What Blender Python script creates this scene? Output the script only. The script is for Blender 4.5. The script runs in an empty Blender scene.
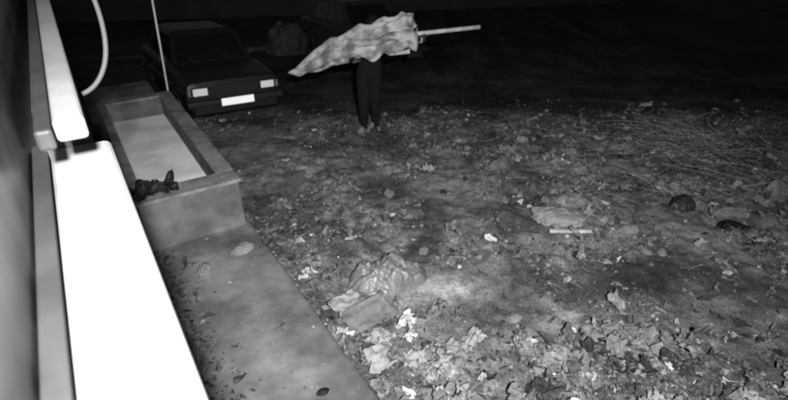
import bpy, bmesh, math, random
from mathutils import Vector, Matrix, noise, Quaternion
random.seed(7)
R=random
scene=bpy.context.scene
COL=scene.collection

# ------------------------------------------------------------ materials
def grey(name, a, b=None, scale=6.0, rough=0.85, bump=0.2, detail=6, metal=0.0, spec=0.3, blot=None, bscale=None, glow=0):
    if b is None: b=a*0.6
    m=bpy.data.materials.new(name); m.use_nodes=True
    nt=m.node_tree; bs=nt.nodes['Principled BSDF']
    tc=nt.nodes.new('ShaderNodeTexCoord')
    n=nt.nodes.new('ShaderNodeTexNoise'); n.inputs['Scale'].default_value=scale; n.inputs['Detail'].default_value=detail
    n.inputs['Roughness'].default_value=0.65
    nt.links.new(tc.outputs['Object'],n.inputs['Vector'])
    r=nt.nodes.new('ShaderNodeValToRGB')
    r.color_ramp.elements[0].position=0.33; r.color_ramp.elements[0].color=(b,b,b,1)
    r.color_ramp.elements[1].position=0.67; r.color_ramp.elements[1].color=(a,a,a,1)
    nt.links.new(n.outputs['Fac'],r.inputs['Fac'])
    out=r.outputs['Color']
    if blot is not None:
        n2=nt.nodes.new('ShaderNodeTexNoise'); n2.inputs['Scale'].default_value=bscale; n2.inputs['Detail'].default_value=3
        nt.links.new(tc.outputs['Object'],n2.inputs['Vector'])
        r2=nt.nodes.new('ShaderNodeValToRGB')
        r2.color_ramp.elements[0].position=0.46; r2.color_ramp.elements[0].color=(1,1,1,1)
        r2.color_ramp.elements[1].position=0.62; r2.color_ramp.elements[1].color=(blot,blot,blot,1)
        nt.links.new(n2.outputs['Fac'],r2.inputs['Fac'])
        mx=nt.nodes.new('ShaderNodeMix'); mx.data_type='RGBA'; mx.blend_type='MULTIPLY'; mx.inputs[0].default_value=1
        nt.links.new(out,mx.inputs[6]); nt.links.new(r2.outputs['Color'],mx.inputs[7]); out=mx.outputs[2]
    nt.links.new(out,bs.inputs['Base Color'])
    bs.inputs['Roughness'].default_value=rough; bs.inputs['Metallic'].default_value=metal
    bs.inputs['Specular IOR Level'].default_value=spec
    if glow: 
        bs.inputs['Emission Color'].default_value=(1,1,1,1); bs.inputs['Emission Strength'].default_value=glow
    if bump>0:
        bp=nt.nodes.new('ShaderNodeBump'); bp.inputs['Strength'].default_value=bump; bp.inputs['Distance'].default_value=0.02
        n3=nt.nodes.new('ShaderNodeTexNoise'); n3.inputs['Scale'].default_value=scale*4; n3.inputs['Detail'].default_value=4
        nt.links.new(tc.outputs['Object'],n3.inputs['Vector'])
        nt.links.new(n3.outputs['Fac'],bp.inputs['Height']); nt.links.new(bp.outputs['Normal'],bs.inputs['Normal'])
    return m

def attr_mat(name, rough=0.8):
    m=bpy.data.materials.new(name); m.use_nodes=True
    nt=m.node_tree; bs=nt.nodes['Principled BSDF']
    at=nt.nodes.new('ShaderNodeAttribute'); at.attribute_name='Col'
    tc=nt.nodes.new('ShaderNodeTexCoord')
    n=nt.nodes.new('ShaderNodeTexNoise'); n.inputs['Scale'].default_value=35; n.inputs['Detail'].default_value=3
    nt.links.new(tc.outputs['Object'],n.inputs['Vector'])
    mr=nt.nodes.new('ShaderNodeMapRange'); mr.inputs[1].default_value=.25; mr.inputs[2].default_value=.75; mr.inputs[3].default_value=0.3; mr.inputs[4].default_value=1.5
    nt.links.new(n.outputs['Fac'],mr.inputs[0])
    vm=nt.nodes.new('ShaderNodeVectorMath'); vm.operation='SCALE'
    nt.links.new(at.outputs['Color'],vm.inputs[0]); nt.links.new(mr.outputs[0],vm.inputs['Scale'])
    nt.links.new(vm.outputs[0],bs.inputs['Base Color'])
    bs.inputs['Roughness'].default_value=rough; bs.inputs['Specular IOR Level'].default_value=0.25
    return m

# ------------------------------------------------------------ mesh helpers
def link(o, parent=None):
    COL.objects.link(o)
    if parent: o.parent=parent
    return o
def mesh_obj(name, verts, faces, mat=None, parent=None, smooth=False):
    me=bpy.data.meshes.new(name); me.from_pydata([tuple(v) for v in verts],[],faces); me.update()
    if smooth: me.polygons.foreach_set('use_smooth',[True]*len(me.polygons))
    o=bpy.data.objects.new(name,me)
    if mat: me.materials.append(mat)
    return link(o,parent)
def empty(name, M=None):
    o=bpy.data.objects.new(name,None); COL.objects.link(o)
    if M is not None: o.matrix_world=M
    return o
def box(name, x0,x1,y0,y1,z0,z1, mat, parent=None, bev=0.01, seg=2):
    bm=bmesh.new()
    bmesh.ops.create_cube(bm,size=1)
    for v in bm.verts:
        v.co=Vector(((x0+x1)/2+v.co.x*(x1-x0),(y0+y1)/2+v.co.y*(y1-y0),(z0+z1)/2+v.co.z*(z1-z0)))
    if bev>0: bmesh.ops.bevel(bm,geom=bm.edges[:],offset=bev,segments=seg,affect='EDGES',profile=0.5)
    me=bpy.data.meshes.new(name); bm.to_mesh(me); bm.free()
    me.materials.append(mat); o=bpy.data.objects.new(name,me); return link(o,parent)
def cyl(name, p0,p1,r0,r1,mat,parent=None,seg=20):
    p0=Vector(p0);p1=Vector(p1); d=p1-p0
    bm=bmesh.new(); bmesh.ops.create_cone(bm,cap_ends=True,segments=seg,radius1=r0,radius2=r1,depth=d.length)
    M=Matrix.Translation((p0+p1)/2)@d.to_track_quat('Z','Y').to_matrix().to_4x4()
    bmesh.ops.transform(bm,matrix=M,verts=bm.verts)
    me=bpy.data.meshes.new(name); bm.to_mesh(me); bm.free(); me.materials.append(mat)
    for p in me.polygons:
        if len(p.vertices)==4: p.use_smooth=True
    return link(bpy.data.objects.new(name,me),parent)
def tube(name, pts, rad, mat, parent=None):
    cu=bpy.data.curves.new(name,'CURVE'); cu.dimensions='3D'; cu.bevel_depth=rad; cu.bevel_resolution=3
    s=cu.splines.new('NURBS'); s.points.add(len(pts)-1)
    for i,p in enumerate(pts): s.points[i].co=(p[0],p[1],p[2],1)
    s.use_endpoint_u=True; s.order_u=3; s.resolution_u=8
    cu.materials.append(mat)
    return link(bpy.data.objects.new(name,cu),parent)
def sstep(a,b,x):
    t=max(0,min(1,(x-a)/(b-a))); return t*t*(3-2*t)
def gs(x,y,cx,cy,rx,ry): return math.exp(-(((x-cx)/rx)**2+((y-cy)/ry)**2))

# ------------------------------------------------------------ site frame
W=Vector((-0.54,0.8417,0)); N=Vector((0.8417,0.54,0))     # along the wall / out of the wall
BM=Matrix(((N.x,W.x,0,0),(N.y,W.y,0,0),(0,0,1,0),(0,0,0,1)))  # local x=out, y=along wall

def slope(y): return -0.07*max(0,min(y,20)-6.6)
def nz(x,y,s,o=0): return noise.noise(Vector((x*s+o,y*s-o*1.7,o*0.31)))
def litter_mask(x,y):
    m=sstep(8.9,7.0,y)
    m*=1-0.88*gs(x,y,2.0,3.45,1.0,0.34)
    m*=1-0.99*min(1,1.9*gs(x,y,.44,3.36,.44,.27))
    m*=1-0.8*sstep(-1.0,-1.8,x)*sstep(5.2,6.2,y)
    m*=1-0.6*gs(x,y,.1,6.6,1.0,.6)
    m*=0.35+1.0*sstep(-0.25,0.3,nz(x,y,0.9,3)+0.6*nz(x,y,2.6,9))
    return max(0,min(1,m))
def height(x,y):
    h=slope(y)+0.03*nz(x,y,0.5,1)*sstep(8.5,6,y)
    if y<10 and -4<x<9:
        m=litter_mask(x,y)
        h+=m*(0.07*nz(x,y,2.2,5)+0.065*nz(x,y,5.5,7)+0.045*nz(x,y,12,2)+0.018*nz(x,y,26,4))
        h+=0.004*nz(x,y,16,8)
        h+=0.18*gs(x,y,3.9,6.2,.9,.7)
        h+=0.05*gs(x,y,.48,3.35,.4,.3)
        h-=0.10*gs(x,y,3.5,4.35,.2,.14)
    return h

# ------------------------------------------------------------ ground
def axis(a,b,step,lim0,lim1):
    c=[]; v=a
    while v<=b: c.append(v); v+=step
    s=step; hi=c[-1]
    while hi<lim1: s*=1.35; hi+=s; c.append(hi)
    s=step; lo=c[0]; pre=[]
    while lo>lim0: s*=1.35; lo-=s; pre.append(lo)
    return pre[::-1]+c
xs=axis(-2.6,6.6,0.028,-400,400); ys=axis(1.4,9.0,0.028,-400,600)
gm=bpy.data.materials.new('dirt'); gm.use_nodes=True
nt=gm.node_tree; bs=nt.nodes['Principled BSDF']
tc=nt.nodes.new('ShaderNodeTexCoord')
def N_(scale,det,rough=0.6):
    n=nt.nodes.new('ShaderNodeTexNoise'); n.inputs['Scale'].default_value=scale; n.inputs['Detail'].default_value=det
    n.inputs['Roughness'].default_value=rough; nt.links.new(tc.outputs['Object'],n.inputs['Vector']); return n
def ramp(src,p0,c0,p1,c1):
    r=nt.nodes.new('ShaderNodeValToRGB'); e=r.color_ramp.elements
    e[0].position=p0; e[0].color=(c0,c0,c0,1); e[1].position=p1; e[1].color=(c1,c1,c1,1)
    nt.links.new(src,r.inputs['Fac']); return r.outputs['Color']
def mul(a,b):
    mx=nt.nodes.new('ShaderNodeMix'); mx.data_type='RGBA'; mx.blend_type='MULTIPLY'; mx.inputs[0].default_value=1
    nt.links.new(a,mx.inputs[6]); nt.links.new(b,mx.inputs[7]); return mx.outputs[2]
c=ramp(N_(1.1,4).outputs['Fac'],0.35,0.10,0.68,0.19)
c=mul(c,ramp(N_(8,6,0.75).outputs['Fac'],0.36,0.5,0.62,1.25))
c=mul(c,ramp(N_(50,3,0.7).outputs['Fac'],0.36,0.65,0.66,1.45))
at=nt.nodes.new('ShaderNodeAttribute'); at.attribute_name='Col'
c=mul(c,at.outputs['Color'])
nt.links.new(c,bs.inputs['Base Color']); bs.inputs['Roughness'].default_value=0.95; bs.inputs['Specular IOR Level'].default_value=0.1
bp=nt.nodes.new('ShaderNodeBump'); bp.inputs['Strength'].default_value=0.4; bp.inputs['Distance'].default_value=0.015
nt.links.new(N_(70,4,0.7).outputs['Fac'],bp.inputs['Height']); nt.links.new(bp.outputs['Normal'],bs.inputs['Normal'])
verts=[];cols=[]
for y in ys:
    for x in xs:
        verts.append((x,y,height(x,y)))
        g=1.0
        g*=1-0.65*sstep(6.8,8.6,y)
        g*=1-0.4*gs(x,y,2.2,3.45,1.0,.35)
        g*=0.6+0.65*sstep(-.35,.4,nz(x,y,1.9,31)+.5*nz(x,y,5,12))
        e_=min(1,1.5*gs(x,y,.44,3.36,.38,.20))                    # pale sandy patch
        g=g*(1-e_)+e_*(2.5+.4*nz(x,y,6,3))
        cols.append(g)
nx=len(xs); faces=[(j*nx+i,j*nx+i+1,(j+1)*nx+i+1,(j+1)*nx+i) for j in range(len(ys)-1) for i in range(nx-1)]
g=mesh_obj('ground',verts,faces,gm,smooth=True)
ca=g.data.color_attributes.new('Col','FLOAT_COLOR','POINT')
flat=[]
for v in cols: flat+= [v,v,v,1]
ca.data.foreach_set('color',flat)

# ------------------------------------------------------------ litter builders
class Soup:
    def __init__(s): s.v=[];s.f=[];s.c=[]
    def add(s,vs,fs,col):
        b=len(s.v); s.v+=vs; s.f+=[tuple(b+i for i in f) for f in fs]; s.c+=[col]*len(vs)
    def build(s,name,mat,parent=None,smooth=False):
        o=mesh_obj(name,s.v,s.f,mat,parent,smooth)
        ca=o.data.color_attributes.new('Col','FLOAT_COLOR','POINT'); fl=[]
        for c in s.c: fl+=[c,c,c,1]
        ca.data.foreach_set('color',fl); return o
def rot():
    return Quaternion((R.gauss(0,1),R.gauss(0,1),R.gauss(0,1),R.gauss(0,1))).normalized()
def leaf(s,x,y,z,size,col,tilt=0.5):
    a=R.uniform(0,6.28); ln=size*R.uniform(.8,1.5); wd=size*R.uniform(.35,.9); cu=R.uniform(-.5,.6)*size
    M=Matrix.Rotation(a,3,'Z')@Matrix.Rotation(R.gauss(0,tilt),3,'X')@Matrix.Rotation(R.gauss(0,tilt),3,'Y')
    n=9; p=[]
    ph=R.uniform(0,6)
    for i in range(n):
        t=2*math.pi*i/n
        rr=.5*(1+.28*math.sin(3*t+ph)+R.uniform(-.15,.15))
        p.append((math.cos(t)*rr*ln,math.sin(t)*rr*wd,cu*(math.cos(t)**2)*.7+R.uniform(-.12,.12)*size))
    p.append((0,0,-abs(cu)*.2))
    vs=[tuple(Vector((x,y,z))+M@Vector(q)) for q in p]
    s.add(vs,[(n,i,(i+1)%n) for i in range(n)],col)
def stone(s,x,y,z,size,col):
    q=rot()
    base=[(1,0,0),(-1,0,0),(0,1,0),(0,-1,0),(0,0,1),(0,0,-1)]
    vs=[]
    for b in base:
        k=R.uniform(.6,1.2)*size/2; v=q@(Vector(b)*k); v.z*=.7; vs.append((x+v.x,y+v.y,z+v.z))
    s.add(vs,[(0,2,4),(2,1,4),(1,3,4),(3,0,4),(2,0,5),(1,2,5),(3,1,5),(0,3,5)],col)
def twig(s,p,ang,ln,r,col,bend=0.2,zt=0.0):
    d=Vector((math.cos(ang),math.sin(ang),zt)); P=Vector(p)
    n=5
    vs=[];fs=[]
    for i in range(n+1):
        side=Vector((-d.y,d.x,0)).normalized()*r*(1-.5*i/n)
        up=Vector((0,0,r*(1-.5*i/n)))
        vs+= [tuple(P+side),tuple(P+up),tuple(P-side),tuple(P-up)]
        if i<n:
            for k in range(4): fs.append((i*4+k,i*4+(k+1)%4,i*4+4+(k+1)%4,i*4+4+k))
        P=P+d*(ln/n); d=(Matrix.Rotation(bend/n*2,3,'Z')@d)
        d.z+=R.uniform(-.1,.1)-0.02
    s.add(vs,fs,col)
def lcol(x=0,y=0):
    u=R.random(); k=.45+.75*sstep(-.35,.35,nz(x,y,3.3,14))
    if u<.5: return R.uniform(.05,.12)*k
    if u<.9: return R.uniform(.12,.22)*k
    if u<.985: return R.uniform(.22,.36)*k
    return R.uniform(.45,.75)
def on_platform(x,y):
    return x*N.x+y*N.y<1.06
lm=attr_mat('dead_leaves'); sm=attr_mat('rubble_stone',.9); tm=attr_mat('dry_straw',.7)
L=Soup();S=Soup();T=Soup()
def area(n,fn,ex=1.25):
    k=0;tries=0
    while k<n and tries<n*20:
        tries+=1
        y=1.7+8.0*R.random()**ex; x=R.uniform(-.62*y-.6,.85*y+.9)
        if on_platform(x,y) or x>8: continue
        if R.random()<litter_mask(x,y)*(0.2+0.8*sstep(-.1,.4,nz(x,y,1.7,21)+.5*nz(x,y,4,2))): fn(x,y);k+=1
def fl(x,y):
    sz=math.exp(R.gauss(-3.35,.5)); leaf(L,x,y,height(x,y)+sz*.15,min(sz,.13),lcol(x,y))
def fs_(x,y):
    sz=math.exp(R.gauss(-3.7,.6)); stone(S,x,y,height(x,y)+sz*.1,min(sz,.17),R.uniform(.07,.24) if R.random()<.98 else R.uniform(.35,.55))
def ft(x,y):
    twig(T,(x,y,height(x,y)+.01),R.uniform(0,6.28),R.uniform(.06,.3),R.uniform(.0015,.004),R.uniform(.1,.35),R.uniform(-.8,.8))
area(7500,fl,.95); area(8500,fs_,.95); area(700,ft)
for _ in range(1200):
    x=R.gauss(1.9,.8);y=R.gauss(2.40,.26)
    if on_platform(x,y) or nz(x,y,3,4)<-.1: continue
    sz=math.exp(R.gauss(-3.1,.5)); leaf(L,x,y,height(x,y)+sz*.3,min(sz,.16),lcol(x,y)*.8,.7)
for _ in range(1300):
    t=R.uniform(1.2,5.2); o=1.05+abs(R.gauss(0,.3)); p=N*o+W*(t-0.3)
    if nz(p.x,p.y,3,8)<-.1 or gs(p.x,p.y,.44,3.36,.4,.24)>.3: continue
    sz=math.exp(R.gauss(-3.2,.5)); leaf(L,p.x,p.y,height(p.x,p.y)+sz*.3,min(sz,.14),lcol(p.x,p.y),.7)
L.build('leaf_litter',lm); S.build('rubble',sm)
T.build('scattered_twigs',tm)
H=Soup()
for _ in range(460):
    r=abs(R.gauss(0,.7)); a=R.uniform(0,6.28)
    x=3.8+r*math.cos(a)*1.15; y=6.0+r*math.sin(a)*.95
    tang=a+math.pi/2+R.gauss(0,1.1)
    twig(H,(x,y,height(x,y)+R.uniform(.01,.16)*math.exp(-r*r)),tang,R.uniform(.15,.8),R.uniform(.002,.006),R.uniform(.07,.36),R.uniform(-1.0,1.6),R.uniform(-.05,.2))
for _ in range(90):
    x=R.uniform(1.0,3.4); y=R.gauss(5.7,.7)
    twig(H,(x,y,height(x,y)+.02),R.gauss(.3,1.0),R.uniform(.2,.8),R.uniform(.002,.005),R.uniform(.08,.28),R.uniform(-.6,.6))
for _ in range(500):
    r=abs(R.gauss(0,.8)); a=R.uniform(0,6.28); x=3.8+r*math.cos(a)*1.2; y=6.0+r*math.sin(a)
    sz=math.exp(R.gauss(-3.0,.5)); leaf(H,x,y,height(x,y)+sz*.3,min(sz,.15),lcol(x,y),.6)
H.build('brushwood_heap',tm)

# ------------------------------------------------------------ crumpled things
def lump(name,x,y,sx,sy,sz,mat,seed=0,rz=0,z=None,sharp=1.0,facet=0.0,npl=18,smooth=True):
    bm=bmesh.new(); bmesh.ops.create_icosphere(bm,subdivisions=5,radius=1)
    pls=[]
    rr=random.Random(seed)
    for i in range(npl):
        d=Vector((rr.gauss(0,1),rr.gauss(0,1),rr.gauss(0,.9))).normalized(); pls.append((d,rr.uniform(.62,.98)))
    for v in bm.verts:
        p=v.co.copy(); o=Vector((seed*3.1,seed*1.7,0))
        k=1+.30*noise.noise(p*1.3+o)+.20*sharp*(abs(noise.noise(p*2.6+o))*2-.5)+.09*sharp*(abs(noise.noise(p*6+o))*2-.4)+.03*sharp*noise.noise(p*15+o)
        if facet>0:
            kk=min([lim/max(p.dot(d),.05) for d,lim in pls]); kk=min(kk,1.2)
            k=k*(1-facet)+facet*kk*(1+.10*noise.noise(p*5+o))
        p=p*k
        if p.z<0: p.z*=.25
        v.co=Vector((p.x*sx/2,p.y*sy/2,p.z*sz))
    me=bpy.data.meshes.new(name); bm.to_mesh(me); bm.free(); me.materials.append(mat)
    for p in me.polygons: p.use_smooth=smooth
    o=bpy.data.objects.new(name,me); o.location=(x,y,(height(x,y) if z is None else z)+.005); o.rotation_euler=(0,0,rz); return link(o)
def sheet(name,x,y,w,d,mat,seed=0,rz=0,tilt=(0,0),crump=.05,lift=.03,thick=.004,z=None,n=26,rag=1.0):
    vs=[];fs=[]
    for j in range(n+1):
        for i in range(n+1):
            u=i/n-.5;v=j/n-.5
            ex=rag*(.22*noise.noise(Vector((u*3+seed,v*3,seed)))+.08*noise.noise(Vector((u*9+seed,v*9,seed))))
            ey=rag*(.22*noise.noise(Vector((u*3+seed,v*3,seed+9)))+.08*noise.noise(Vector((u*9+seed,v*9,seed+5))))
            zz=crump*(abs(noise.noise(Vector((u*3+seed,v*3-seed,2))))*1.8+.7*abs(noise.noise(Vector((u*8,v*8+seed,5)))))
            vs.append(((u+ex)*w,(v+ey)*d,zz))
    for j in range(n):
        for i in range(n):
            a=j*(n+1)+i; fs.append((a,a+1,a+n+2,a+n+1))
    o=mesh_obj(name,vs,fs,mat,smooth=True)
    so=o.modifiers.new('s','SOLIDIFY'); so.thickness=thick
    o.location=(x,y,(height(x,y) if z is None else z)+lift); o.rotation_euler=(tilt[0],tilt[1],rz); return o
m_bag=grey('bag_plastic',.30,.13,5,.35,.3,blot=.5,bscale=5)
m_card=grey('cardboard',.34,.24,8,.85,.1,blot=.65,bscale=6)
m_card2=grey('cardboard_dull',.20,.12,8,.85,.1,blot=.65,bscale=6)
m_white=grey('white_plastic',.62,.4,10,.5,.1)
m_rock=grey('stone',.24,.11,9,.9,.7)
m_black=grey('black_plastic',.012,.006,6,.6,.1)
m_wood=grey('pale_wood',.6,.35,14,.7,.2)
# crumpled bag: a loose sheet of plastic sagging over its contents, with sharp creases
vs=[];fs=[];n=90
for j in range(n+1):
    for i in range(n+1):
        u=i/n*2-1; v=j/n*2-1
        a=math.atan2(v,u); q=max(abs(u),abs(v)); rl=q*(1+.25*noise.noise(Vector((math.cos(a)*1.3,math.sin(a)*1.3,4)))+.10*noise.noise(Vector((math.cos(a)*4,math.sin(a)*4,7))))
        X=math.cos(a)*rl*.34; Y=math.sin(a)*rl*.26
        dome=.19*max(0,1-q**2.2)**.6
        cr=.10*(abs(noise.noise(Vector((X*5,Y*5,1))))-.25)+.05*(abs(noise.noise(Vector((X*12,Y*12,3))))-.2)+.012*noise.noise(Vector((X*35,Y*35,6)))
        vs.append((X,Y,max(.0,dome+cr*(1-q**4)*1.6)+.01))
for j in range(n):
    for i in range(n):
        a=j*(n+1)+i; fs.append((a,a+1,a+n+2,a+n+1))
o=mesh_obj('plastic_bag',vs,fs,m_bag,smooth=True); o.location=(-.07,3.43,height(-.07,3.43)); o.rotation_euler=(0,0,.35)
lump('sack',-.30,3.16,.32,.24,.09,grey('sack_cloth',.17,.07,9,.9,.5),5,.9,facet=.5,sharp=1.5)
sheet('cardboard_sheet',-.20,2.92,.40,.22,m_card2,1,.6,(.35,-.1),.015,.10,rag=.4)
sheet('cardboard_sheet',-.54,3.22,.26,.32,m_card2,4,1.0,(.2,.4),.03,.08,rag=.4)
sheet('cardboard_sheet',-.38,3.04,.30,.16,m_card,44,.9,(.3,.2),.02,.07,rag=.4)
sheet('cardboard_sheet',.02,2.62,.28,.2,m_card2,14,1.9,(.2,.2),.04,.05,rag=.5)
sheet('cardboard_sheet',-.12,2.74,.24,.15,m_card,18,2.4,(-.2,.3),.03,.06,rag=.5)
for i,(x,y,w) in enumerate([(-.37,2.76,.15),(.10,2.90,.20),(-.30,2.84,.11),(.36,2.5,.15),(.25,2.38,.17),(-.78,3.4,.09),(.45,2.25,.15),(.93,4.0,.13),(1.72,3.72,.12),(.47,5.6,.06),(-1.1,5.5,.07),(1.9,2.42,.06),(1.3,4.05,.08),(2.2,2.9,.05),(4.3,8.2,.18),(2.7,2.35,.1),(-.55,3.02,.07),(2.15,7.3,.10),(3.0,5.0,.08),(.9,6.4,.06),(4.7,5.9,.14),(5.1,5.2,.16),(2.9,3.9,.1),(3.9,3.6,.13),(.15,2.55,.16),(.12,2.75,.12),(.5,2.62,.13),(-.08,2.66,.13),(.32,2.2,.16)]):
    sheet('plastic_scrap',x,y,w,w*.6,m_white if i in (0,1,5,9,11,18,7,25) else m_card,i+30,i*1.3,(R.uniform(-.4,.4),R.uniform(-.4,.4)),w*.22,.045,.002,n=14,rag=.7)
for i in range(72):
    if i<30: x=R.gauss(.3,.35); y=R.gauss(2.52,.25)
    elif i<46: x=R.gauss(2.0,.7); y=R.gauss(2.45,.3)
    else: x=R.uniform(-.5,5.5); y=R.uniform(3.8,7.2)
    if on_platform(x,y): continue
    w=R.uniform(.06,.2)
    sheet('torn_wrapper',x,y,w,w*R.uniform(.4,1),[m_card2,m_bag,m_card,m_rock][i%4],i+70,R.uniform(0,6),(R.uniform(-.5,.5),R.uniform(-.5,.5)),w*.3,.03,.002,n=12)
lump('stone_slab',1.69,4.38,.62,.34,.15,grey('pale_stone',.30,.18,9,.9,.5),8,-.1,facet=.75)
lump('stone',1.28,4.08,.24,.2,.13,m_rock,9,.5,facet=.8)
lump('stone',2.35,4.2,.25,.15,.06,m_rock,11,.2,facet=.8)
lump('stone',4.35,5.0,.4,.26,.14,m_rock,12,.2,facet=.8)
lump('stone',.95,2.95,.13,.10,.05,m_rock,41,.2,facet=.8)
for i in range(22):
    x=R.uniform(-.6,5.5); y=R.uniform(3.7,7.4); s_=R.uniform(.07,.2)
    if on_platform(x,y): continue
    lump('stone',x,y,s_,s_*.7,s_*.35,m_rock,60+i,R.uniform(0,3),facet=.8)
lump('black_bag',3.5,4.33,.36,.24,.10,m_black,13,.1,facet=.6)
sheet('cardboard_sheet',3.52,4.46,.4,.12,m_card2,91,.1,(.5,0),.03,.08,rag=.6)
lump('black_bag',3.12,4.66,.30,.24,.13,grey('dark_bag',.03,.015,6,.5,.2),15,.7,facet=.6)
p=box('wooden_plank',-.2,.2,-.018,.018,0,.02,m_wood,bev=.003); p.location=(1.72,4.07,height(1.72,4.07)+.05); p.rotation_euler=(0,-.03,-.06)

# ------------------------------------------------------------ platform and planter
m_conc=grey('concrete',.22,.10,3.0,.95,.45,blot=.55,bscale=1.8)
m_conc2=grey('concrete_rim',.27,.14,6.0,.95,.3,blot=.6,bscale=4)
vs=[];fs=[]; ny=260; prof=[(0,.27),(.2,.27),(.4,.27),(.6,.27),(.8,.27),(.95,.27),(.99,.268),(1.008,.258),(1.015,.24),(1.015,.15),(1.015,.0),(1.015,-.9)]
for j in range(ny+1):
    y=-3+12.5*j/ny
    for k,(a,z) in enumerate(prof):
        e=0 if k<5 else .012*noise.noise(Vector((y*2.5,3,0)))+.012*noise.noise(Vector((y*9,k*.4,1)))-.05*max(0,noise.noise(Vector((y*5,9,2)))-.25)
        dz=.004*noise.noise(Vector((a*4,y*2,5))) if k<8 else 0
        if y>3.9 and y<7.2: e=min(e,0)
        vs.append((a+e,y,z+min(dz,0)))
m_=len(prof)
for j in range(ny):
    for k in range(m_-1): fs.append((j*m_+k,j*m_+k+1,(j+1)*m_+k+1,(j+1)*m_+k))
fs.append(tuple(ny*m_+k for k in range(m_)))
plat=mesh_obj('concrete_platform',vs,fs,m_conc,smooth=True); plat.matrix_world=BM
pl=empty('concrete_planter',BM)
py0,py1=4.05,7.0; x0,x1=.13,.96; zt=.72
box('front_wall',x0,x1,py0,py0+.2,.268,zt,m_conc,pl,.008)
box('back_wall',x0,x1,py1-.12,py1,.268,zt,m_conc,pl,.008)
box('outer_wall',x1-.13,x1,py0+.2,py1-.12,.268,zt,m_conc,pl,.004)
box('inner_wall',x0,x0+.06,py0+.2,py1-.12,.268,zt,m_conc,pl,.004)
box('rim_front',x0-.012,x1+.02,py0-.02,py0+.21,zt+.002,zt+.035,m_conc2,pl,.006)
box('rim_back',x0-.012,x1+.02,py1-.13,py1+.02,zt+.002,zt+.035,m_conc2,pl,.006)
box('rim_outer',x1-.14,x1+.02,py0+.212,py1-.132,zt+.002,zt+.035,m_conc2,pl,.006)
box('rim_inner',x0-.012,x0+.07,py0+.212,py1-.132,zt+.002,zt+.035,m_conc2,pl,.006)
box('bed',x0+.06,x1-.13,py0+.2,py1-.12,.272,.50,grey('pale_screed',.92,.8,2.2,.8,.1,blot=.8,bscale=2.5),pl,0)
wb=N*.28+W*4.17
sheet('black_cloth',wb.x,wb.y,.36,.17,m_black,21,.65,(0,0),.09,.004,.006,z=.757)
wb=N*.38+W*4.44
lump('black_cloth',wb.x,wb.y,.26,.2,.09,m_black,22,.9,z=.50,facet=.5)
D=Soup()
for _ in range(600):
    t=R.uniform(.6,4.0); o=.12+abs(R.gauss(0,.13))
    p=N*o+W*t; sz=math.exp(R.gauss(-3.5,.5)); leaf(D,p.x,p.y,.275+sz*.3,min(sz,.1),R.uniform(.03,.14),.6)
for _ in range(420):
    t=R.uniform(.6,4.0); o=R.uniform(.1,.95)
    p=N*o+W*t; sz=math.exp(R.gauss(-4.4,.5)); leaf(D,p.x,p.y,.273+sz*.2,min(sz,.06),R.uniform(.06,.24),.3)
D.build('platform_leaves',lm)
pp=N*.80+W*3.66; lump('stone',pp.x,pp.y,.24,.16,.06,m_rock,23,.5,z=.272,facet=.7)
pp=N*.45+W*3.55; lump('stone',pp.x,pp.y,.18,.11,.04,m_rock,24,1.5,z=.272,facet=.7)
pp=N*.74+W*1.95; lump('stone',pp.x,pp.y,.08,.06,.02,m_black,25,.5,z=.272,facet=.7)

# ------------------------------------------------------------ house with the window
hs=empty('house',BM)
m_wall=grey('render_wall',.09,.05,5,.95,.3)
m_frame=grey('white_frame',.34,.22,3,.5,.03,blot=.8,bscale=6)
m_frame2=grey('grey_frame',.055,.035,3,.6,.03,blot=.7,bscale=7)
m_cable=grey('cable_sheath',.07,.05,3,.6,.0)
box('lower_wall',-.5,-.03,-3,7.5,-.5,2.29,m_wall,hs,.003)
box('sill',-.095,.026,-.6,1.25,2.296,2.35,m_frame,hs,.014,3)
box('inner_sill',-.128,-.098,-.6,1.3,2.296,2.345,m_frame2,hs,.004)
box('frame_rail',-.056,-.008,.96,4.2,2.46,2.50,m_frame,hs,.008,3)
box('frame_rail_inner',-.086,-.059,.96,4.2,2.45,2.487,m_frame2,hs,.006)
box('rail_support',-.10,-.012,1.255,4.2,2.296,2.438,m_wall,hs,.004)
gl=grey('window_glass',.15,.05,2.0,.3,.0,spec=.3,blot=.45,bscale=7)
box('glass',-.142,-.132,-.6,4.2,2.29,3.9,gl,hs,0)
box('mullion',-.13,-.10,3.2,3.26,2.50,3.9,m_frame2,hs,.004)
box('upper_wall',-.5,-.03,4.2,7.5,2.29,5.2,m_wall,hs,.003)
box('back_wall_inside',-.5,-.35,-3,4.2,2.29,5.2,m_wall,hs,0)
tube('cable',[(-.02,1.75,2.9),(.045,1.72,2.78),(.10,1.66,2.62),(.095,1.6,2.47),(.04,1.57,2.38),(.0,1.57,2.37)],.007,m_cable,hs)
pb=N*.93+W*7.1
cyl('metal_pole',(pb.x,pb.y,-.1),(pb.x+.19,pb.y+.05,3.6),.012,.012,grey('galvanised',.85,.75,5,.4,0))

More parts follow.
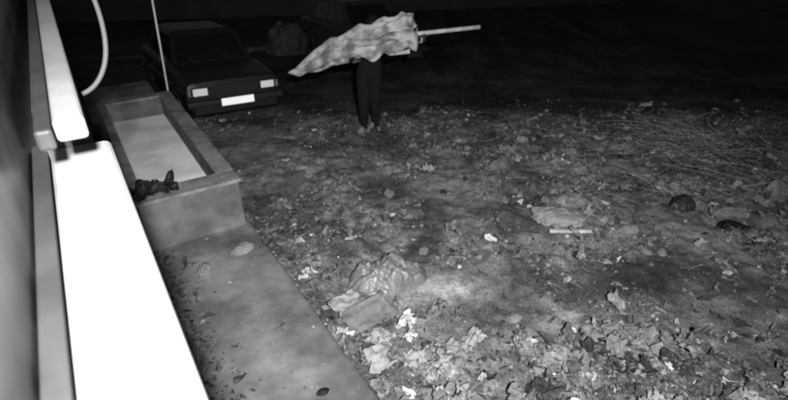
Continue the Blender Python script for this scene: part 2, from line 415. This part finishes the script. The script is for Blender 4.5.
# ------------------------------------------------------------ cars
def car(fx,fy,heading,paint,glassm,sc=1.0):
    up=Vector((0,.07,1)).normalized()
    f=Vector((heading[0],heading[1],0)); f=(f-up*f.dot(up)).normalized(); l=up.cross(f)
    M=Matrix(((f.x,l.x,up.x,fx),(f.y,l.y,up.y,fy),(f.z,l.z,up.z,slope(fy)),(0,0,0,1)))@Matrix.Scale(sc,4)
    e=empty('parked_car',M)
    st=[(0,.70,.66,.40),(-.03,.765,.735,.30),(-.12,.785,.765,.24),(-.5,.80,.81,.2),(-1.02,.805,.86,.19),(-2,.81,.875,.19),(-3.2,.805,.88,.2),(-3.8,.785,.87,.24),(-3.95,.76,.84,.3),(-4.0,.70,.76,.42)]
    vs=[];n=0
    for (x,h,t,b) in st:
        m=(t+b)/2+.06
        prof=[(h-.05,b),(h-.012,b+.05),(h,m-.12),(h+.008,m),(h-.01,m+.02),(h-.02,t-.07),(h-.05,t-.018),(h-.12,t),(h*.45,t+.012)]
        ring=[(x,p[0],p[1]) for p in prof]+[(x,-p[0],p[1]) for p in prof[::-1]]
        vs+=ring; n=len(ring)
    fs=[]
    for i in range(len(st)-1):
        for k in range(n):
            fs.append((i*n+k,i*n+(k+1)%n,(i+1)*n+(k+1)%n,(i+1)*n+k))
    fs.append(tuple(range(n))[::-1]); fs.append(tuple((len(st)-1)*n+k for k in range(n)))
    bm=bmesh.new()
    bv=[bm.verts.new(v) for v in vs]
    for q in fs: bm.faces.new([bv[i] for i in q])
    bmesh.ops.recalc_face_normals(bm,faces=bm.faces)
    me=bpy.data.meshes.new('body'); bm.to_mesh(me); bm.free(); me.materials.append(paint)
    body=link(bpy.data.objects.new('body',me),e)
    cut=bmesh.new()
    for wx in (-.72,-3.15):
        for s in (1,-1):
            r=bmesh.ops.create_cone(cut,cap_ends=True,segments=28,radius1=.345,radius2=.345,depth=.3)
            bmesh.ops.transform(cut,matrix=Matrix.Translation((wx,s*.76,.29))@Matrix.Rotation(math.pi/2,4,'X'),verts=r['verts'])
    cm=bpy.data.meshes.new('c'); cut.to_mesh(cm); cut.free()
    co=bpy.data.objects.new('c',cm); COL.objects.link(co); co.parent=e
    bo=body.modifiers.new('b','BOOLEAN'); bo.object=co; bo.operation='DIFFERENCE'; bo.solver='EXACT'
    bpy.context.view_layer.update()
    dg=bpy.context.evaluated_depsgraph_get(); nm=bpy.data.meshes.new_from_object(body.evaluated_get(dg))
    body.modifiers.clear(); body.data=nm; bpy.data.objects.remove(co)
    bvm=body.modifiers.new('bev','BEVEL'); bvm.width=.012; bvm.segments=2; bvm.limit_method='ANGLE'; bvm.angle_limit=math.radians(35)
    B=[(-1.03,.70,.86),(-1.03,-.70,.86),(-3.42,-.69,.875),(-3.42,.69,.875)]
    T_=[(-1.55,.565,1.335),(-1.55,-.565,1.335),(-2.95,-.56,1.335),(-2.95,.56,1.335)]
    bm=bmesh.new(); v=[bm.verts.new(p) for p in B+T_]
    for q in [(0,1,5,4),(1,2,6,5),(2,3,7,6),(3,0,4,7),(4,5,6,7),(0,3,2,1)]: bm.faces.new([v[i] for i in q])
    bmesh.ops.recalc_face_normals(bm,faces=bm.faces)
    top=[f_ for f_ in bm.faces if all(w.co.z>1.2 for w in f_.verts)]
    bmesh.ops.inset_region(bm,faces=top,thickness=.12,depth=.035)
    bmesh.ops.bevel(bm,geom=[ed for ed in bm.edges if max(w.co.z for w in ed.verts)>1.2],offset=.025,segments=3,affect='EDGES')
    me=bpy.data.meshes.new('roof'); bm.to_mesh(me); bm.free(); me.materials.append(paint)
    link(bpy.data.objects.new('roof',me),e)
    def pane(nm,a,b,c,d,u0,u1,v0,v1):
        a,b,c,d=map(Vector,(a,b,c,d)); nrm=(b-a).cross(d-a).normalized()
        cen=(a+b+c+d)/4
        if nrm.dot(cen-Vector((-2.2,0,1.0)))<0: nrm=-nrm
        P=lambda u,w:(a*(1-u)+b*u)*(1-w)+(d*(1-u)+c*u)*w+nrm*.006
        mesh_obj(nm,[P(u0,v0),P(u1,v0),P(u1,v1),P(u0,v1)],[(0,1,2,3)],glassm,e)
    pane('windscreen',B[0],B[1],T_[1],T_[0],.06,.94,.08,.9)
    pane('rear_window',B[2],B[3],T_[3],T_[2],.08,.92,.2,.88)
    for s,(b0,b1,t1,t0) in enumerate([(B[0],B[3],T_[3],T_[0]),(B[1],B[2],T_[2],T_[1])]):
        pane('front_side_window',b0,b1,t1,t0,.08,.46,.12,.88)
        pane('rear_side_window',b0,b1,t1,t0,.5,.88,.12,.88)
    box('grille',-.01,.012,-.40,.40,.53,.66,m_blk,e,.004)
    for k in range(4): box('grille_bar',.012,.018,-.39,.39,.55+k*.028,.556+k*.028,m_bar,e,0)
    for s in (1,-1):
        box('headlight_bezel',-.03,.012,s*.56-.14,s*.56+.14,.52,.67,m_blk,e,.006)
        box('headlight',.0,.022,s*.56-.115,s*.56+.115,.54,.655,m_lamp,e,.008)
        box('indicator',-.06,.01,s*.73-.022,s*.73+.022,.54,.65,m_ind,e,.006)
        box('mirror',-1.42,-1.34,s*.80-.07,s*.80+.07,.90,1.0,m_blk,e,.015)
        box('tail_light',-4.02,-3.98,s*.56-.13,s*.56+.13,.56,.7,m_ind,e,.006)
        box('door_handle',-2.32,-2.2,s*.815-.008,s*.815+.008,.72,.74,m_bar,e,.002)
    box('front_bumper',-.06,.10,-.80,.80,.36,.47,m_blk,e,.03,3)
    box('rear_bumper',-4.1,-3.96,-.80,.80,.38,.49,m_blk,e,.03,3)
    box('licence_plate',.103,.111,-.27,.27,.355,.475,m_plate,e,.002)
    box('lower_valance',-.06,.03,-.7,.7,.22,.36,paint,e,.02)
    for s in (.35,-.3):
        cyl('wiper',(-1.02,s,.875),(-1.30,s-.3,1.12),.006,.006,m_blk,e,6)
    for wx in (-.72,-3.15):
        for s in (1,-1):
            cyl('tyre',(wx,s*.60,.29),(wx,s*.785,.29),.29,.28,m_tyre,e,32)
            cyl('rim',(wx,s*.78,.29),(wx,s*.80,.29),.18,.16,m_bar,e,24)
    return e
m_blk=grey('black_trim',.02,.012,5,.5,0)
m_bar=grey('dull_metal',.05,.03,5,.4,0,metal=.5)
m_lamp=grey('lamp_glass_glow',.8,.6,30,.3,.2,spec=.8,glow=.15)  # headlights are off; slight emission stands in for illuminator light their reflectors return
m_ind=grey('indicator_glass',.2,.15,30,.3,.1)
m_plate=grey('plate_glow',.97,.95,3,.5,0,glow=.35)  # white plate with added emission, imitating the illuminator's light bounced back
m_tyre=grey('tyre_rubber',.02,.012,20,.9,.3)
m_cg=grey('car_glass',.01,.006,3,.08,0,spec=.6)
car(-2.41,7.36,(.555,-.832),grey('dark_paint',.014,.010,2,.4,0,spec=.4),m_cg,.91)
car(.07,11.4,(.52,-.854),grey('dark_paint_b',.03,.02,2,.4,0,spec=.4),m_cg)

# ------------------------------------------------------------ background
m_far=grey('far_wall',.05,.03,1.5,.95,.2)
bk=box('yard_wall',-14,14,0,.25,-1.4,1.0,m_far,bev=.02); bk.location=(-3,22,0); bk.rotation_euler=(0,0,.22)
kb=box('kerb',-12,3,0,.18,-1.2,0.02,m_far,bev=.02); kb.location=(-4,13.8,-.42); kb.rotation_euler=(0,0,.35)
lump('tarpaulin_heap',-2.8,13.6,1.25,.9,.9,grey('tarpaulin',.06,.025,4,.8,.2,blot=.5,bscale=3),51,.3,facet=.6)

# ------------------------------------------------------------ person carrying a rolled parasol
m_cloth=grey('dark_clothes',.008,.004,9,.95,.3)
m_skin=grey('skin',.08,.06,12,.6,.05)
pe=empty('person')
def skin(name,nodes,edges,mat,parent,root=0,sub=2):
    me=bpy.data.meshes.new(name); me.from_pydata([n[0] for n in nodes],edges,[]); me.update(); me.materials.append(mat)
    o=link(bpy.data.objects.new(name,me),parent)
    o.modifiers.new('skin','SKIN').use_smooth_shade=True
    for i,n in enumerate(nodes):
        sv=me.skin_vertices[0].data[i]; r=n[1]
        sv.radius=(r,r) if not isinstance(r,tuple) else r
        sv.use_root=(i==root)
    s=o.modifiers.new('sub','SUBSURF'); s.levels=sub; s.render_levels=sub
    return o
fx,fy=-.36,7.12; z0=height(fx,fy)
b=[((-.36,7.12,.86),.17),((-.34,7.12,1.02),.165),((-.32,7.11,1.2),.175),((-.31,7.10,1.33),.13),((-.30,7.07,1.41),.055),
   ((-.44,7.13,.78),.125),((-.44,7.05,.46),.095),((-.45,7.14,.12),.075),((-.45,7.08,.05),.05),((-.43,6.95,.04),.045),
   ((-.28,7.12,.78),.125),((-.28,7.13,.46),.095),((-.28,7.27,.12),.075),((-.28,7.22,.05),.05),((-.25,7.09,.04),.045),
   ((-.50,7.10,1.34),.085),((-.64,6.97,1.16),.065),((-.55,6.74,1.08),.045),
   ((-.12,7.08,1.34),.085),((.12,7.02,1.20),.065),((.36,6.90,1.36),.042)]
ed=[(0,1),(1,2),(2,3),(3,4),(0,5),(5,6),(6,7),(7,8),(8,9),(0,10),(10,11),(11,12),(12,13),(13,14),(3,15),(15,16),(16,17),(3,18),(18,19),(19,20)]
b=[((p[0][0],p[0][1],p[0][2]+z0*.8),p[1]) for p in b]
skin('clothed_body',b,ed,m_cloth,pe,0)
bm=bmesh.new(); bmesh.ops.create_uvsphere(bm,u_segments=32,v_segments=24,radius=1)
for v in bm.verts:
    p=v.co.copy(); fr=-p.y
    p.x*=.075; p.z*=.115; yy=p.y*.095
    if fr>.3: 
        n_=math.exp(-((v.co.x/.16)**2+((v.co.z+.12)/.2)**2)); yy-=.024*n_
        for s in (1,-1): yy+=.010*math.exp(-(((v.co.x-s*.42)/.2)**2+((v.co.z-.08)/.14)**2))
        yy-=.008*math.exp(-((v.co.x/.3)**2+((v.co.z+.5)/.1)**2))
    if v.co.z<-.3: p.x*=1+.35*(v.co.z+.3)
    v.co=Vector((p.x,yy,p.z))
me=bpy.data.meshes.new('head'); bm.to_mesh(me); bm.free(); me.materials.append(m_skin)
for p in me.polygons: p.use_smooth=True
hd=link(bpy.data.objects.new('head',me),pe); hd.location=(-.29,7.03,1.47); hd.rotation_euler=(.3,0,.3)
bm=bmesh.new(); bmesh.ops.create_uvsphere(bm,u_segments=32,v_segments=20,radius=1)
bmesh.ops.delete(bm,geom=[v for v in bm.verts if v.co.z<-.05 and v.co.y<.1 or v.co.z<-.75],context='VERTS')
for v in bm.verts: v.co=Vector((v.co.x*.088,v.co.y*.108+.008,v.co.z*.122+.008))
me=bpy.data.meshes.new('hood'); bm.to_mesh(me); bm.free(); me.materials.append(m_cloth)
hh=link(bpy.data.objects.new('hood',me),pe); hh.location=hd.location; hh.rotation_euler=hd.rotation_euler
hh.modifiers.new('s','SOLIDIFY').thickness=.012
for s in (1,-1):
    Mh=hd.rotation_euler.to_matrix()
    q=Vector(hd.location)+Mh@Vector((s*.028,-.080,.012)); 
    bm=bmesh.new(); bmesh.ops.create_uvsphere(bm,u_segments=12,v_segments=8,radius=.010); me=bpy.data.meshes.new('eye'); bm.to_mesh(me); bm.free(); me.materials.append(m_blk)
    ey=link(bpy.data.objects.new('eye',me),pe); ey.location=q
# parasol
ps=empty('rolled_parasol')
AX=[((.30,6.85,1.42),.08),((.26,6.85,1.43),.21),((.10,6.85,1.43),.26),((-.12,6.85,1.38),.25),((-.35,6.85,1.31),.21),((-.6,6.85,1.25),.21),((-.85,6.85,1.15),.19),((-1.1,6.85,1.02),.13),((-1.3,6.85,.92),.07),((-1.44,6.85,.88),.015)]
def axp(t):
    k=t*(len(AX)-1); i=min(int(k),len(AX)-2); f=k-i
    a,b_=AX[i],AX[i+1]; return Vector(a[0]).lerp(Vector(b_[0]),f),a[1]*(1-f)+b_[1]*f
vs=[];fs=[];NU,NV=160,140
for i in range(NU+1):
    t=i/NU; P,r=axp(t); rg=1.5-1.2*sstep(.35,.6,t)
    for j in range(NV):
        a=2*math.pi*j/NV
        ca_,sa=math.cos(a),math.sin(a)
        ph=a+1.6*t+.9*noise.noise(Vector((t*4,ca_,sa)))
        fold=abs(math.sin(3*ph))**.8
        k=.68+.26*fold+.45*noise.noise(Vector((ca_*1.1,sa*1.1,t*5)))+rg*.24*noise.noise(Vector((ca_*2.0,sa*2.0,t*9)))+rg*.08*noise.noise(Vector((ca_*4,sa*4,t*18)))
        k=max(k,.3)
        k*=1+.9*max(0,-sa)*max(0,noise.noise(Vector((t*6,4,0))))*2
        vs.append((P.x+.08*noise.noise(Vector((t*6,ca_,sa))),P.y+ca_*r*k*.8,P.z+sa*r*k+.03*noise.noise(Vector((t*8,3,1)))))
for i in range(NU):
    for j in range(NV): fs.append((i*NV+j,i*NV+(j+1)%NV,(i+1)*NV+(j+1)%NV,(i+1)*NV+j))
fs.append(tuple(range(NV))); 
mesh_obj('canopy',vs,fs,grey('parasol_cloth',.62,.34,5,.85,.15,blot=.38,bscale=6),ps,smooth=True)
cyl('pole',(-.5,6.85,1.31),(1.13,6.85,1.48),.030,.026,m_wood,ps,16)
cyl('pole_cap',(1.13,6.85,1.48),(1.15,6.85,1.482),.033,.033,m_blk,ps,16)
def hand(c,d_f,d_w,name):
    c=Vector(c); f=Vector(d_f).normalized(); w=Vector(d_w).normalized(); nn=f.cross(w).normalized()
    nodes=[(tuple(c-f*.05),.024),(tuple(c),(.034,.02)),(tuple(c+f*.03),(.036,.018))]; eds=[(0,1),(1,2)]
    skin(name+'_palm',nodes,eds,m_skin,pe,0,1)
    for i,ln in enumerate((.062,.072,.068,.052)):
        o=c+f*.03+w*(.027-.018*i); p=[o]; dd=f.copy()
        for k in range(3):
            dd=(dd*math.cos(.7)+nn*math.sin(.7)).normalized() if k else (dd*.9+nn*.3).normalized()
            p.append(p[-1]+dd*ln*(.42,.33,.25)[k])
        skin(name+'_finger',[(tuple(q),.0095-.001*k) for k,q in enumerate(p)],[(0,1),(1,2),(2,3)],m_skin,pe,0,1)
    o=c-f*.015+w*.03; p=[o,o+w*.025+f*.015,o+w*.03+f*.045+nn*.01,o+w*.02+f*.06+nn*.03]
    skin(name+'_thumb',[(tuple(q),.0115-.001*k) for k,q in enumerate(p)],[(0,1),(1,2),(2,3)],m_skin,pe,0,1)
hand((.385,6.875,1.355),(.1,-1,.1),(1,.1,.1),'hand_l')
hand((-.52,6.72,1.07),(.5,.6,.5),(.7,-.6,0),'hand_r')

# ------------------------------------------------------------ world, moon, illuminator
w=bpy.data.worlds.new('World'); scene.world=w; w.use_nodes=True; nt=w.node_tree
sk=nt.nodes.new('ShaderNodeTexSky'); sk.sky_type='NISHITA'; sk.sun_disc=False; sk.sun_elevation=math.radians(20); sk.sun_rotation=math.radians(200)
bwn=nt.nodes.new('ShaderNodeRGBToBW'); nt.links.new(sk.outputs[0],bwn.inputs[0]); nt.links.new(bwn.outputs[0],nt.nodes['Background'].inputs['Color'])
nt.nodes['Background'].inputs['Strength'].default_value=.014
sl=bpy.data.lights.new('moon','SUN'); sl.energy=.02; sl.angle=math.radians(.5)
so=link(bpy.data.objects.new('moon',sl)); so.rotation_euler=(math.radians(55),0,math.radians(-30))
CAM=Vector((0,0,2.8))
sp=bpy.data.lights.new('security_illuminator','SPOT'); sp.energy=2150; sp.spot_size=math.radians(96); sp.spot_blend=1.0; sp.shadow_soft_size=.05
spo=link(bpy.data.objects.new('security_illuminator',sp)); spo.location=N*(-.07)+W*(-.7)+Vector((0,0,3.3))
tgt=Vector((.35,3.9,0)); spo.rotation_euler=(tgt-spo.location).to_track_quat('-Z','Y').to_euler()

cam=bpy.data.cameras.new('Camera'); cam.lens=500/788*36; cam.sensor_width=36; cam.clip_start=.02; cam.clip_end=1500
cam.dof.use_dof=True; cam.dof.focus_distance=1.5; cam.dof.aperture_fstop=3.6
co=link(bpy.data.objects.new('Camera',cam)); co.location=CAM; co.rotation_euler=(math.radians(60),0,0)
scene.camera=co
scene.view_settings.view_transform='Standard'; scene.view_settings.look='None'; scene.view_settings.exposure=0
